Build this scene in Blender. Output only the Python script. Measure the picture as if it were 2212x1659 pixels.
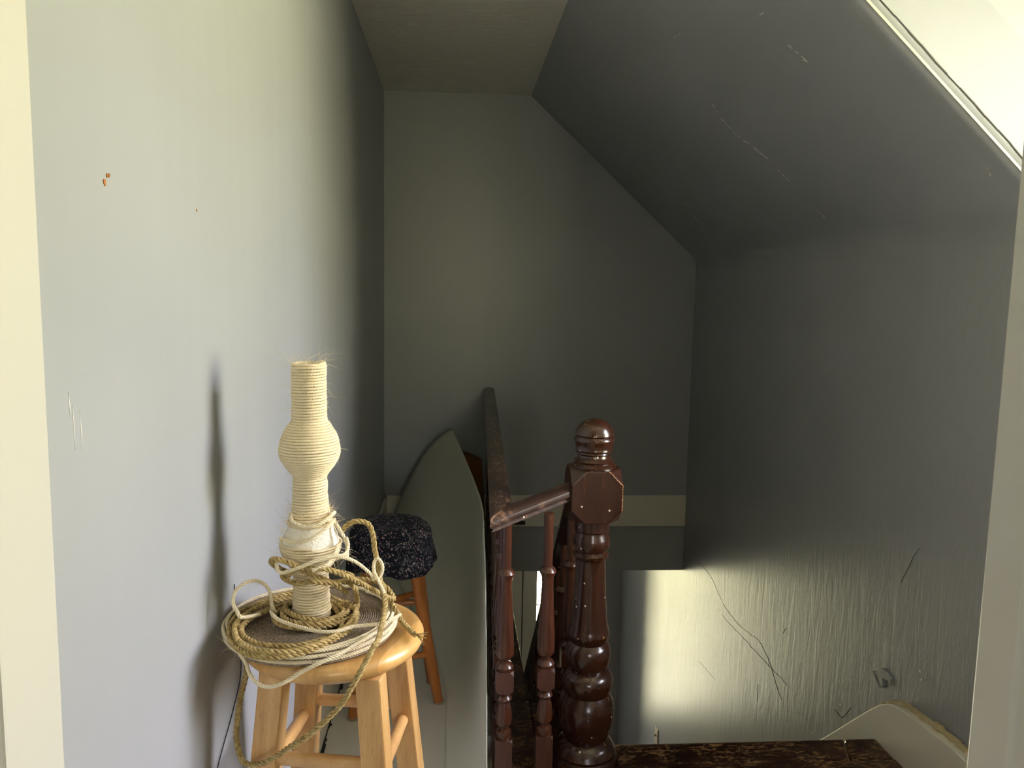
import bpy, bmesh, math, random
import numpy as np
from mathutils import Vector, Matrix
random.seed(7); rng = np.random.default_rng(7)
for o in list(bpy.data.objects): bpy.data.objects.remove(o, do_unlink=True)
S = bpy.context.scene; COL = S.collection

# ------------------------------------------------------------------ camera
EYE = 1.4
F, PITCH, YAW, ROLL = 1698.8, .1166, .0727, .0186
fwd = Vector((math.sin(YAW)*math.cos(PITCH), math.cos(YAW)*math.cos(PITCH), -math.sin(PITCH)))
rt0 = Vector((math.cos(YAW), -math.sin(YAW), 0)); up0 = rt0.cross(fwd)
rt = rt0*math.cos(ROLL) + up0*math.sin(ROLL); up = -rt0*math.sin(ROLL) + up0*math.cos(ROLL)
cd = bpy.data.cameras.new('camera'); cam = bpy.data.objects.new('camera', cd); COL.objects.link(cam)
cd.sensor_fit = 'HORIZONTAL'; cd.sensor_width = 36; cd.lens = F/2212*36; cd.clip_start = .02
M4 = Matrix.Identity(4)
for i in range(3): M4[i][0] = rt[i]; M4[i][1] = up[i]; M4[i][2] = -fwd[i]
M4[2][3] = EYE; cam.matrix_world = M4
S.camera = cam

# ------------------------------------------------------------------ daylight: sky above, sunlit trees and lawn around
SKY = 37.0
w = bpy.data.worlds.new('daylight'); S.world = w; w.use_nodes = True
nt = w.node_tree; nt.nodes.clear()
def N(t, **k):
    n = nt.nodes.new(t)
    for a, b in k.items(): setattr(n, a, b)
    return n
tc = N('ShaderNodeTexCoord'); sx = N('ShaderNodeSeparateXYZ'); nt.links.new(tc.outputs['Generated'], sx.inputs[0])
nz = N('ShaderNodeTexNoise'); nz.inputs['Scale'].default_value = 5; nz.inputs['Detail'].default_value = 1
nt.links.new(tc.outputs['Generated'], nz.inputs['Vector'])
ma = N('ShaderNodeMath', operation='MULTIPLY_ADD'); ma.inputs[1].default_value = .5; ma.inputs[2].default_value = -.25
nt.links.new(nz.outputs[0], ma.inputs[0])
ad = N('ShaderNodeMath', operation='ADD'); nt.links.new(sx.outputs['Z'], ad.inputs[0]); nt.links.new(ma.outputs[0], ad.inputs[1])
cr = N('ShaderNodeValToRGB'); nt.links.new(ad.outputs[0], cr.inputs[0])
mr = N('ShaderNodeMapRange'); mr.inputs[1].default_value = -1; mr.inputs[2].default_value = 1
nt.links.new(ad.outputs[0], mr.inputs[0]); nt.links.new(mr.outputs[0], cr.inputs[0])
e = cr.color_ramp.elements
e[0].position = .18; e[0].color = (.80, .76, .64, 1)
e[1].position = .72; e[1].color = (.95, .93, 1.04, 1)
for p, c in ((.30, (.92, .86, .50, 1)), (.46, (.92, .87, .50, 1)), (.55, (.80, .79, .54, 1)), (.62, (.92, .90, .95, 1))):
    q = e.new(p); q.color = c
bg = N('ShaderNodeBackground'); bg.inputs[1].default_value = SKY; nt.links.new(cr.outputs[0], bg.inputs[0])
ow = N('ShaderNodeOutputWorld'); nt.links.new(bg.outputs[0], ow.inputs[0])

def portal(name, loc, direction, sx_, sy_):
    l = bpy.data.lights.new(name, 'AREA'); l.shape = 'RECTANGLE'; l.size = sx_; l.size_y = sy_; l.cycles.is_portal = True
    o = bpy.data.objects.new(name, l); COL.objects.link(o); o.location = loc
    o.rotation_euler = Vector(direction).to_track_quat('-Z', 'Z').to_euler()
DW = (.90, 1.70, .95, 2.36)      # dormer window: y0 y1 z0 z1 at x = 1.95
LW = (.69, 1.02, -2.45, -.36)     # stair window: x0 x1 z0 z1 at y = 6.23
BW = (.15, .80, 1.15, 1.85)           # window of the room behind the camera
portal('dormer_daylight', (2.06, (DW[0]+DW[1])/2, (DW[2]+DW[3])/2), (-1,0,0), DW[1]-DW[0], DW[3]-DW[2])
portal('stair_daylight', ((LW[0]+LW[1])/2, 6.87, (LW[2]+LW[3])/2), (0,-1,0), LW[1]-LW[0], LW[3]-LW[2])
portal('room_daylight', ((BW[0]+BW[1])/2, -2.72, (BW[2]+BW[3])/2), (0,1,0), BW[1]-BW[0], BW[3]-BW[2])

vs = S.view_settings
vs.view_transform = 'Standard'; vs.look = 'None'; vs.gamma = 1; vs.use_curve_mapping = False
vs.exposure = 0.0
S.cycles.max_bounces = 8; S.cycles.diffuse_bounces = 5; S.cycles.glossy_bounces = 3; S.cycles.adaptive_threshold = .04; S.cycles.caustics_reflective = False; S.cycles.caustics_refractive = False
S.cycles.sample_clamp_indirect = 12; S.cycles.use_denoising = True

# ------------------------------------------------------------------ materials
def srgb(r, g, b):
    f = lambda c: (c/255/12.92) if c/255 <= .04045 else ((c/255+.055)/1.055)**2.4
    return (f(r), f(g), f(b), 1)
class Mat:
    def __init__(s, name, base=(.5,.5,.5,1), rough=.5, spec=.5):
        s.m = bpy.data.materials.new(name); s.m.use_nodes = True; s.t = s.m.node_tree
        s.b = s.t.nodes['Principled BSDF']; s.b.inputs['Base Color'].default_value = base
        s.b.inputs['Roughness'].default_value = rough; s.b.inputs['Specular IOR Level'].default_value = spec
        s.tc = s.t.nodes.new('ShaderNodeTexCoord'); s.col = None
    def n(s, t, **k):
        x = s.t.nodes.new(t)
        for a, b in k.items(): setattr(x, a, b)
        return x
    def l(s, a, b): s.t.links.new(a, b)
    def coords(s, scale=(1,1,1), src='Object', rot=(0,0,0)):
        mp = s.n('ShaderNodeMapping'); mp.inputs['Scale'].default_value = scale; mp.inputs['Rotation'].default_value = rot
        s.l(s.tc.outputs[src], mp.inputs[0]); return mp.outputs[0]
    def noise(s, scale=5, detail=4, rough=.55, mscale=(1,1,1), dist=0, src='Object'):
        x = s.n('ShaderNodeTexNoise'); x.inputs['Scale'].default_value = scale; x.inputs['Detail'].default_value = detail
        x.inputs['Roughness'].default_value = rough; x.inputs['Distortion'].default_value = dist
        s.l(s.coords(mscale, src), x.inputs['Vector']); return x.outputs[0]
    def voronoi(s, scale, mscale=(1,1,1), feature='F1', out='Distance', rnd=1):
        x = s.n('ShaderNodeTexVoronoi', feature=feature); x.inputs['Scale'].default_value = scale; x.inputs['Randomness'].default_value = rnd
        s.l(s.coords(mscale), x.inputs['Vector']); return x.outputs[out]
    def ramp(s, fac, *stops):
        r = s.n('ShaderNodeValToRGB'); e = r.color_ramp.elements
        e[0].position, e[0].color = stops[0]; e[1].position, e[1].color = stops[-1]
        for p, c in stops[1:-1]: q = e.new(p); q.color = c
        s.l(fac, r.inputs[0]); return r.outputs[0]
    def step(s, fac, a, b):
        if a > b: return s.ramp(fac, (b, (1,1,1,1)), (a, (0,0,0,1)))
        return s.ramp(fac, (a, (0,0,0,1)), (b, (1,1,1,1)))
    def mix(s, fac, a, b):
        x = s.n('ShaderNodeMix', data_type='RGBA')
        for v, i in ((fac, 0), (a, 6), (b, 7)):
            if isinstance(v, (tuple, float)): x.inputs[i].default_value = v
            else: s.l(v, x.inputs[i])
        return x.outputs[2]
    def mul(s, a, b):
        x = s.n('ShaderNodeMath', operation='MULTIPLY')
        for v, i in ((a, 0), (b, 1)):
            if isinstance(v, float): x.inputs[i].default_value = v
            else: s.l(v, x.inputs[i])
        return x.outputs[0]
    def color(s, c): s.l(c, s.b.inputs['Base Color']); return s
    def roughness(s, c): s.l(c, s.b.inputs['Roughness']); return s
    def bump(s, hgt, strength=.3, dist=.01):
        x = s.n('ShaderNodeBump'); x.inputs['Strength'].default_value = strength; x.inputs['Distance'].default_value = dist
        if s.b.inputs['Normal'].is_linked: s.l(s.b.inputs['Normal'].links[0].from_socket, x.inputs['Normal'])
        s.l(hgt, x.inputs['Height']); s.l(x.outputs[0], s.b.inputs['Normal']); return s

def painted(name, col, rough=.42, spec=.5, stretch=(1,1,.12), b1=.10, relief=None):
    m = Mat(name, col, rough, spec)
    n1 = m.noise(3.2, 0, .5)
    a = tuple(c*.94 for c in col[:3])+(1,); b = tuple(min(1, c*1.05) for c in col[:3])+(1,)
    m.color(m.mix(n1, a, b))
    if relief is None: m.bump(m.noise(9, 1, .5, stretch), b1, .02)
    else: relief(m)
    return m
GREY = srgb(164, 167, 173)
M = {}
M['wall'] = painted('grey_wall_paint', GREY, .36).m
mw = painted('grey_wall_paint_rippled', GREY, .36, .6, relief=lambda m: m.bump(m.noise(19, 4, .68, (1,1.2,.22), 1.0), .10, .02))
M['wall_rippled'] = mw.m
M['slope'] = painted('grey_slope_paint', GREY, .45, stretch=(.2,1,.2)).m
mc = painted('ceiling_plaster', srgb(238, 234, 227), .7, .3, relief=lambda m: m.bump(m.noise(24, 3, .65, (.5,1.3,1), 1), .35, .01))
mc.color(mc.mix(mc.step(mc.noise(20, 5, .7, (.45,1.3,1), 1.2), .56, .70), srgb(233,229,221), srgb(247,244,238)))
M['ceiling'] = mc.m
M['cheek'] = painted('cream_cheek_paint', srgb(196, 196, 184), .35, .5, (1,1,1), .06).m
mt = painted('cream_trim_gloss', srgb(201, 199, 194), .33, .5, (1,1,.05), .03)
mt.color(mt.mix(mt.step(mt.noise(34, 3, .6, (1,1,.35)), .72, .76), srgb(201,199,194), srgb(150,135,110))); M['trim'] = mt.m
mb = painted('off_white_board_paint', srgb(228, 224, 214), .42, .5, (1,1,1), .05)
mb.color(mb.mix(mb.step(mb.noise(28, 4, .65), .68, .74), srgb(230,226,216), srgb(190,178,154))); M['board'] = mb.m
M['sash'] = painted('white_sash_paint', srgb(225, 225, 215), .4).m
mk = Mat('tan_caulk', srgb(188,172,138), .7); mk.bump(mk.noise(60, 4), .6, .01); M['caulk'] = mk.m
mf = Mat('grey_floor_vinyl', srgb(166,164,156), .45, .4)
mf.color(mf.mix(mf.step(mf.noise(40, 4, .7), .70, .74), mf.mix(mf.noise(4, 3), srgb(206,203,193), srgb(219,216,206)), srgb(150,145,136)))
M['floor'] = mf.m
mv = Mat('grey_green_vinyl', srgb(156,156,145), .5, .35)
mv.color(mv.mix(mv.noise(3, 2), srgb(206,206,192), srgb(218,217,203))); M['vinyl'] = mv.m
M['black'] = Mat('black_gap', (.008,.007,.006,1), .8).m
M['blackmetal'] = Mat('black_metal', (.012,.011,.011,1), .35).m
md = Mat('brown_floor_paint', srgb(62,30,20), .38)
pe = md.mul(md.step(md.noise(85, 6, .72, (.34,1.0,1), 1.3), .525, .55), md.step(md.noise(9, 3, .6), .38, .54))
md.color(md.mix(pe, md.mix(md.noise(14, 3), srgb(40,18,12), srgb(58,27,19)), md.mix(md.noise(40, 3), srgb(172,138,100), srgb(128,94,64))))
md.bump(pe, -.3, .003); md.roughness(md.mix(pe, (.3,.3,.3,1), (.7,.7,.7,1))); M['brown_floor'] = md.m

def mahogany(name, a, b, rough=.24, worn=.0, spots=True):
    m = Mat(name, a, rough)
    g = m.noise(12, 5, .6, (9,9,.8), .3)
    c = m.mix(m.step(g, .2, .85), a, b)
    if worn: c = m.mix(m.mul(m.step(m.noise(60, 5, .75, (1,.35,1), .6), .50, .56), m.step(m.noise(7, 2), .42, .58)), c, srgb(122,92,70))
    if spots:
        c = m.mix(m.step(m.voronoi(26), .085, .06), c, srgb(214,196,178))
        c = m.mix(m.mul(m.step(m.noise(70, 3, .6, (1,1,.3), .4), .70, .73), 1.0), c, srgb(150,100,66))
    m.color(c); m.b.inputs['Coat Weight'].default_value = .35; m.b.inputs['Coat Roughness'].default_value = .18
    return m.m
M['newel'] = mahogany('mahogany_varnish', srgb(34,17,10), srgb(66,34,18))
M['baluster'] = mahogany('reddish_mahogany', srgb(52,27,16), srgb(86,46,27), .3)
M['rail'] = mahogany('worn_handrail', srgb(40,24,18), srgb(62,40,30), .45, worn=1)
M['rail2'] = mahogany('dark_handrail', srgb(30,19,15), srgb(46,30,23), .45)
mo = Mat('tan_worn_edge', srgb(176,116,62), .6); mo.bump(mo.noise(80,3), .4, .003); M['worn'] = mo.m
mx = Mat('white_paint_fleck', srgb(225,220,210), .5); mx.color(mx.mix(mx.noise(40,2), srgb(215,208,196), srgb(235,232,226))); M['fleck'] = mx.m
def pine(name, a, b, c, mscale):
    m = Mat(name, a, .34)
    g = m.noise(5, 6, .65, mscale, .3)
    m.color(m.mix(m.step(m.noise(120, 3, .6, tuple(s*.6 for s in mscale)), .58, .72), m.ramp(g, (.3, a), (.55, b), (.75, c)), a))
    m.b.inputs['Coat Weight'].default_value = .25; m.b.inputs['Coat Roughness'].default_value = .2
    return m
M['pine_leg'] = pine('honey_beech_leg', srgb(188,140,82), srgb(212,169,108), srgb(224,187,130), (7,7,.6)).m
M['pine_rung'] = pine('honey_beech_rung', srgb(190,146,92), srgb(212,168,110), srgb(224,188,134), (3,3,3)).m
ps = pine('honey_beech_seat', srgb(200,148,82), srgb(220,174,108), srgb(230,190,126), (7,.8,3))
st = ps.n('ShaderNodeTexWhiteNoise', noise_dimensions='1D'); sp = ps.n('ShaderNodeSeparateXYZ'); ps.l(ps.coords((1,1,1), rot=(0,0,.35)), sp.inputs[0])
fl = ps.n('ShaderNodeMath', operation='SNAP'); fl.inputs[1].default_value = .043; ps.l(sp.outputs[0], fl.inputs[0]); ps.l(fl.outputs[0], st.inputs['W'])
hs = ps.n('ShaderNodeHueSaturation'); ps.l(ps.b.inputs['Base Color'].links[0].from_socket, hs.inputs['Color'])
vr = ps.n('ShaderNodeMapRange'); vr.inputs[3].default_value = .74; vr.inputs[4].default_value = 1.1; ps.l(st.outputs[0], vr.inputs[0]); ps.l(vr.outputs[0], hs.inputs['Value'])
ps.color(hs.outputs[0]); M['pine_seat'] = ps.m
M['amber'] = pine('amber_varnished_leg', srgb(156,92,36), srgb(184,114,50), srgb(200,132,64), (6,6,.6)).m
M['rubber'] = Mat('pale_foot_glide', srgb(150,135,110), .7).m
ms = Mat('sisal_cord', srgb(219,196,152), .85, .2)
ms.color(ms.mix(ms.noise(260, 3, .6), srgb(212,192,152), srgb(242,230,204))); M['sisal'] = ms.m
mq = Mat('cream_cord', srgb(228,212,178), .85, .2); mq.color(mq.mix(mq.noise(220, 3, .6), srgb(218,202,168), srgb(244,234,210))); M['cream'] = mq.m
mg = Mat('seagrass_rope', srgb(168,136,78), .7, .3); mg.color(mg.mix(mg.step(mg.noise(110, 4, .65), .3, .7), srgb(126,102,56), srgb(200,178,124))); M['seagrass'] = mg.m
mh = Mat('white_foam', srgb(240,236,226), .7); mh.bump(mh.noise(260, 3), .8, .003); M['foam'] = mh.m
mj = Mat('brown_grey_felt', srgb(128,114,98), .9, .1); mj.color(mj.mix(mj.step(mj.noise(180, 4, .7), .35, .65), srgb(112,98,84), srgb(156,142,124))); mj.bump(mj.noise(300,3), .6, .003); M['felt'] = mj.m
M['fuzz'] = Mat('pale_fibre', srgb(222,206,168), .8, .2).m
mn = Mat('navy_floral_cotton', srgb(20,22,32), .85, .2)
base = mn.mix(mn.noise(20, 2), srgb(14,16,25), srgb(26,28,40))
sq = mn.noise(46, 1, .5, (1,1,1), 1.4)
li = mn.ramp(sq, (.0, (0,0,0,1)), (.485, (0,0,0,1)), (.498, (1,1,1,1)), (.511, (0,0,0,1)), (1, (0,0,0,1)))
li = mn.mul(li, mn.step(mn.noise(34, 1), .40, .50))
base = mn.mix(li, base, srgb(198,195,188))
dots = mn.voronoi(84)
base = mn.mix(mn.mul(mn.step(dots, .24, .16), mn.step(mn.noise(24, 1), .48, .52)), base, srgb(178,128,130))
base = mn.mix(mn.mul(mn.step(mn.voronoi(150), .26, .16), mn.step(mn.noise(31, 1), .50, .53)), base, srgb(130,132,124))
mn.color(base); mn.bump(mn.noise(60, 3), .25, .004); M['floral'] = mn.m
me = Mat('brown_backing', srgb(122,80,40), .8, .2); me.color(me.mix(me.noise(12, 3), srgb(112,72,34), srgb(134,90,48))); M['kraft'] = me.m
M['ivory'] = Mat('ivory_plastic', srgb(222,212,186), .35).m
M['dark'] = Mat('dark_crack', srgb(88,86,80), .9).m
mgl = bpy.data.materials.new('window_glass'); mgl.use_nodes = True; t_ = mgl.node_tree; t_.nodes.clear()
a_ = t_.nodes.new('ShaderNodeBsdfTransparent'); g_ = t_.nodes.new('ShaderNodeBsdfGlossy'); g_.inputs['Roughness'].default_value = .02
f_ = t_.nodes.new('ShaderNodeFresnel'); f_.inputs[0].default_value = 1.45; x_ = t_.nodes.new('ShaderNodeMixShader'); o_ = t_.nodes.new('ShaderNodeOutputMaterial')
t_.links.new(f_.outputs[0], x_.inputs[0]); t_.links.new(a_.outputs[0], x_.inputs[1]); t_.links.new(g_.outputs[0], x_.inputs[2]); t_.links.new(x_.outputs[0], o_.inputs[0])
M['glass'] = mgl

# ------------------------------------------------------------------ mesh helpers
class G:
    """collects vertices and faces of one mesh"""
    def __init__(s): s.v = []; s.f = []; s.sm = []
    def add(s, v, f, smooth=False):
        k = len(s.v); s.v += [tuple(map(float, p)) for p in v]; s.f += [tuple(i+k for i in q) for q in f]; s.sm += [smooth]*len(f); return s
    def box(s, x0, x1, y0, y1, z0, z1):
        v = [(x,y,z) for z in (z0,z1) for y in (y0,y1) for x in (x0,x1)]
        return s.add(v, [(0,2,3,1),(4,5,7,6),(0,1,5,4),(2,6,7,3),(0,4,6,2),(1,3,7,5)])
    def prism(s, pts, axis, a, b, smooth=False):
        """polygon pts in the two other axes, extruded along axis from a to b"""
        def mk(p, t): return {'x': (t,p[0],p[1]), 'y': (p[0],t,p[1]), 'z': (p[0],p[1],t)}[axis]
        n = len(pts); v = [mk(p,a) for p in pts]+[mk(p,b) for p in pts]
        k = len(s.v); s.add(v, [tuple(range(n)), tuple(range(2*n-1,n-1,-1))]); 
        s.f += [tuple(k+i for i in (j,(j+1)%n,(j+1)%n+n,j+n)) for j in range(n)]; s.sm += [smooth]*n
        return s
    def lathe(s, prof, n=40, c=(0,0,0), fn=None):
        """prof: list of (z, r), from top to bottom or the reverse"""
        v = []; f = []
        for z, r in prof:
            for j in range(n):
                a = 2*math.pi*j/n; rr = r if fn is None else fn(r, a, z)
                v.append((c[0]+rr*math.cos(a), c[1]+rr*math.sin(a), c[2]+z))
        for i in range(len(prof)-1):
            for j in range(n): f.append((i*n+j, i*n+(j+1)%n, (i+1)*n+(j+1)%n, (i+1)*n+j))
        k = len(s.v); s.add(v, f, True)
        s.f += [tuple(k+j for j in range(n)), tuple(k+(len(prof)-1)*n+j for j in range(n))]; s.sm += [True, True]
        return s
    def tube(s, pts, r, n=8, taper=None, flat=None):
        P = np.array(pts, float); T = np.gradient(P, axis=0); T /= np.linalg.norm(T, axis=1)[:,None]+1e-9
        u = np.cross(T[0], (0,0,1.)); u = np.cross(T[0], (1.,0,0)) if np.linalg.norm(u) < .1 else u
        u /= np.linalg.norm(u); v = []; f = []
        for i in range(len(P)):
            u = u - T[i]*(u@T[i]); u /= np.linalg.norm(u); w_ = np.cross(T[i], u)
            rr = r if taper is None else r*taper[i]
            for j in range(n):
                a = 2*math.pi*j/n; v.append(P[i]+rr*(math.cos(a)*u+math.sin(a)*w_))
        for i in range(len(P)-1):
            for j in range(n): f.append((i*n+j, i*n+(j+1)%n, (i+1)*n+(j+1)%n, (i+1)*n+j))
        k = len(s.v); s.add(v, f, True)
        s.f += [tuple(k+j for j in range(n)), tuple(k+(len(P)-1)*n+j for j in range(n))]; s.sm += [False, False]
        return s
    def cut_box(s, cx, cy, cz, hx, hy, hz, c):
        """box with its eight corners cut off"""
        bm = bmesh.new()
        for a in (-1,1):
            for b in (-1,1):
                for d in (-1,1):
                    for e_ in ((1,0,0),(0,1,0),(0,0,1)):
                        bm.verts.new((cx+a*(hx-c*e_[0]), cy+b*(hy-c*e_[1]), cz+d*(hz-c*e_[2])))
        r_ = bmesh.ops.convex_hull(bm, input=bm.verts[:]); bmesh.ops.dissolve_limit(bm, angle_limit=.02, verts=bm.verts[:], edges=bm.edges[:])
        bm.verts.index_update(); s.add([tuple(q.co) for q in bm.verts], [tuple(q.index for q in fc.verts) for fc in bm.faces]); bm.free(); return s
    def build(s, name, mat, parent=None, bevel=0, loc=None, kind=None, seg=2):
        me_ = bpy.data.meshes.new(name); me_.from_pydata(s.v, [], s.f)
        me_.polygons.foreach_set('use_smooth', s.sm)
        bm = bmesh.new(); bm.from_mesh(me_); bmesh.ops.recalc_face_normals(bm, faces=bm.faces[:])
        if bevel:
            ed = [q for q in bm.edges if len(q.link_faces) == 2 and q.calc_face_angle(0) > .5]
            bmesh.ops.bevel(bm, geom=ed, offset=bevel, segments=seg, affect='EDGES', profile=.6)
        for q in bm.edges:
            if len(q.link_faces) == 2 and q.calc_face_angle(0) > .62: q.smooth = False
        bm.to_mesh(me_); bm.free()
        me_.materials.append(M[mat] if isinstance(mat, str) else mat)
        o = bpy.data.objects.new(name, me_); COL.objects.link(o)
        if parent is not None: o.parent = parent
        if loc is not None: o.location = loc
        if kind: o['kind'] = kind
        return o
def struct(name, g, mat, bevel=0): return g.build(name, mat, None, bevel, kind='structure')
def empty(name, loc=(0,0,0), rz=0):
    o = bpy.data.objects.new(name, None); COL.objects.link(o); o.location = loc; o.rotation_euler = (0,0,rz); o.empty_display_size = .05; return o
def tag(o, label, cat, group=None):
    o['label'] = label; o['category'] = cat
    if group: o['group'] = group
    return o
def link_copy(o, parent, loc, rz=0, name=None):
    c = o.copy(); COL.objects.link(c); c.parent = parent; c.location = loc; c.rotation_euler = (0,0,rz)
    return c
def spline(pts, ds):
    """Catmull-Rom through pts, resampled at step ds"""
    P = np.array(pts, float); P = np.vstack([2*P[0]-P[1], P, 2*P[-1]-P[-2]]); out = []
    for i in range(1, len(P)-2):
        for t in np.linspace(0, 1, 24, endpoint=False):
            a, b, c, d = P[i-1:i+3]
            out.append(.5*((2*b)+(-a+c)*t+(2*a-5*b+4*c-d)*t*t+(-a+3*b-3*c+d)*t**3))
    out.append(P[-2]); Q = np.array(out); L = np.r_[0, np.cumsum(np.linalg.norm(np.diff(Q, axis=0), axis=1))]
    s_ = np.arange(0, L[-1], ds); return np.stack([np.interp(s_, L, Q[:,k]) for k in range(3)], 1)
def rope(g, pts, r, pitch, strands=3, n=6, seg=9):
    """twisted rope: every strand is a tube wound round the centre line"""
    P = spline(pts, pitch/seg); T = np.gradient(P, axis=0); T /= np.linalg.norm(T, axis=1)[:,None]+1e-9
    u = np.cross(T[0], (0,0,1.)); u = np.cross(T[0], (1.,0,0)) if np.linalg.norm(u) < .1 else u
    U = []
    for i in range(len(P)):
        u = u-T[i]*(u@T[i]); u /= np.linalg.norm(u)+1e-9; U.append(u)
    U = np.array(U); W = np.cross(T, U); ph = 2*np.pi*np.arange(len(P))/seg
    for k in range(strands):
        a = ph+2*np.pi*k/strands
        C = P+.57*r*(np.cos(a)[:,None]*U+np.sin(a)[:,None]*W)
        g.tube(C, r*.48, n)
    return g

# ------------------------------------------------------------------ measured profiles and paths (metres)
NEWEL_TOP=[(1.061,.0085),(1.0565,.024),(1.049,.038),(1.0415,.0445),(1.0335,.0495),(1.025,.0525),(1.018,.0535),(1.0135,.0505),(1.0085,.055),(1.004,.0562),(.9995,.055),(.9925,.0515),(.981,.0495),(.976,.0508),(.971,.047),(.967,.0492),(.9625,.0438),(.956,.045),(.9465,.055),(.942,.0525),(.934,.062),(.925,.0625)]
NEWEL_LOW=[(.765,.0495),(.757,.049),(.751,.0497),(.747,.0455),(.7405,.0463),(.7285,.051),(.717,.0527),(.7045,.0518),(.6915,.0448),(.6875,.0455),(.683,.0505),(.6765,.0492),(.671,.0435),(.6625,.041),(.62,.0424),(.585,.044),(.545,.0467),(.5065,.0495),(.485,.0522),(.4715,.0545),(.4655,.0555),(.4575,.0592),(.450,.0592),(.444,.0578),(.432,.0525),(.4275,.0505),(.420,.0575),(.412,.0618),(.402,.0642),(.394,.0652),(.384,.0648),(.373,.063),(.362,.0595),(.353,.0545),(.347,.0495),(.339,.063),(.330,.0695),(.3185,.0733),(.307,.073),(.2965,.071),(.2775,.0630),(.2685,.068),(.2585,.0730),(.2485,.0768),(.2365,.0792),(.2245,.0803),(.212,.0798),(.2,.0785),(.186,.0756),(.1715,.0715),(.1575,.067),(.1475,.0620),(.1395,.0585),(.131,.072),(.124,.0785),(.117,.082),(.1065,.0875),(.098,.086),(.09,.0920),(.078,.095),(.0655,.0953),(.0535,.093),(.045,.088)]
BAL1=[(.745,.013),(.681,.0125),(.675,.0195),(.668,.023),(.661,.0205),(.6555,.0170),(.6445,.0155),(.641,.0162),(.6375,.015),(.5645,.019),(.4915,.0228),(.4545,.0237),(.4435,.0235),(.434,.017),(.4295,.010),(.4255,.010),(.4195,.0205),(.412,.024),(.4055,.0225)]
BAL2=[(.341,.0105),(.335,.011),(.3285,.019),(.3225,.0215),(.3165,.0185),(.313,.0145),(.2945,.0195),(.2675,.023),(.2505,.020),(.242,.0105),(.2375,.0105),(.2315,.020),(.2255,.0215),(.2165,.0195),(.2115,.020)]
POST=[(1.2725,.028),(1.2685,.030),(1.2405,.030),(1.207,.030),(1.173,.0305),(1.168,.0335),(1.1595,.0395),(1.1505,.045),(1.1365,.0505),(1.123,.053),(1.114,.053),(1.105,.0505),(1.0935,.0435),(1.085,.037),(1.077,.031),(1.0705,.0292),(1.059,.030),(1.036,.0305),(1.013,.0325),(1.001,.036),(.9895,.0405),(.978,.0455),(.966,.051),(.9555,.054),(.9425,.0530),(.9295,.0475),(.919,.0415),(.9085,.0345),(.893,.0305),(.8745,.0315),(.8535,.0325),(.835,.0335),(.8215,.0345),(.8125,.0335)]
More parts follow.
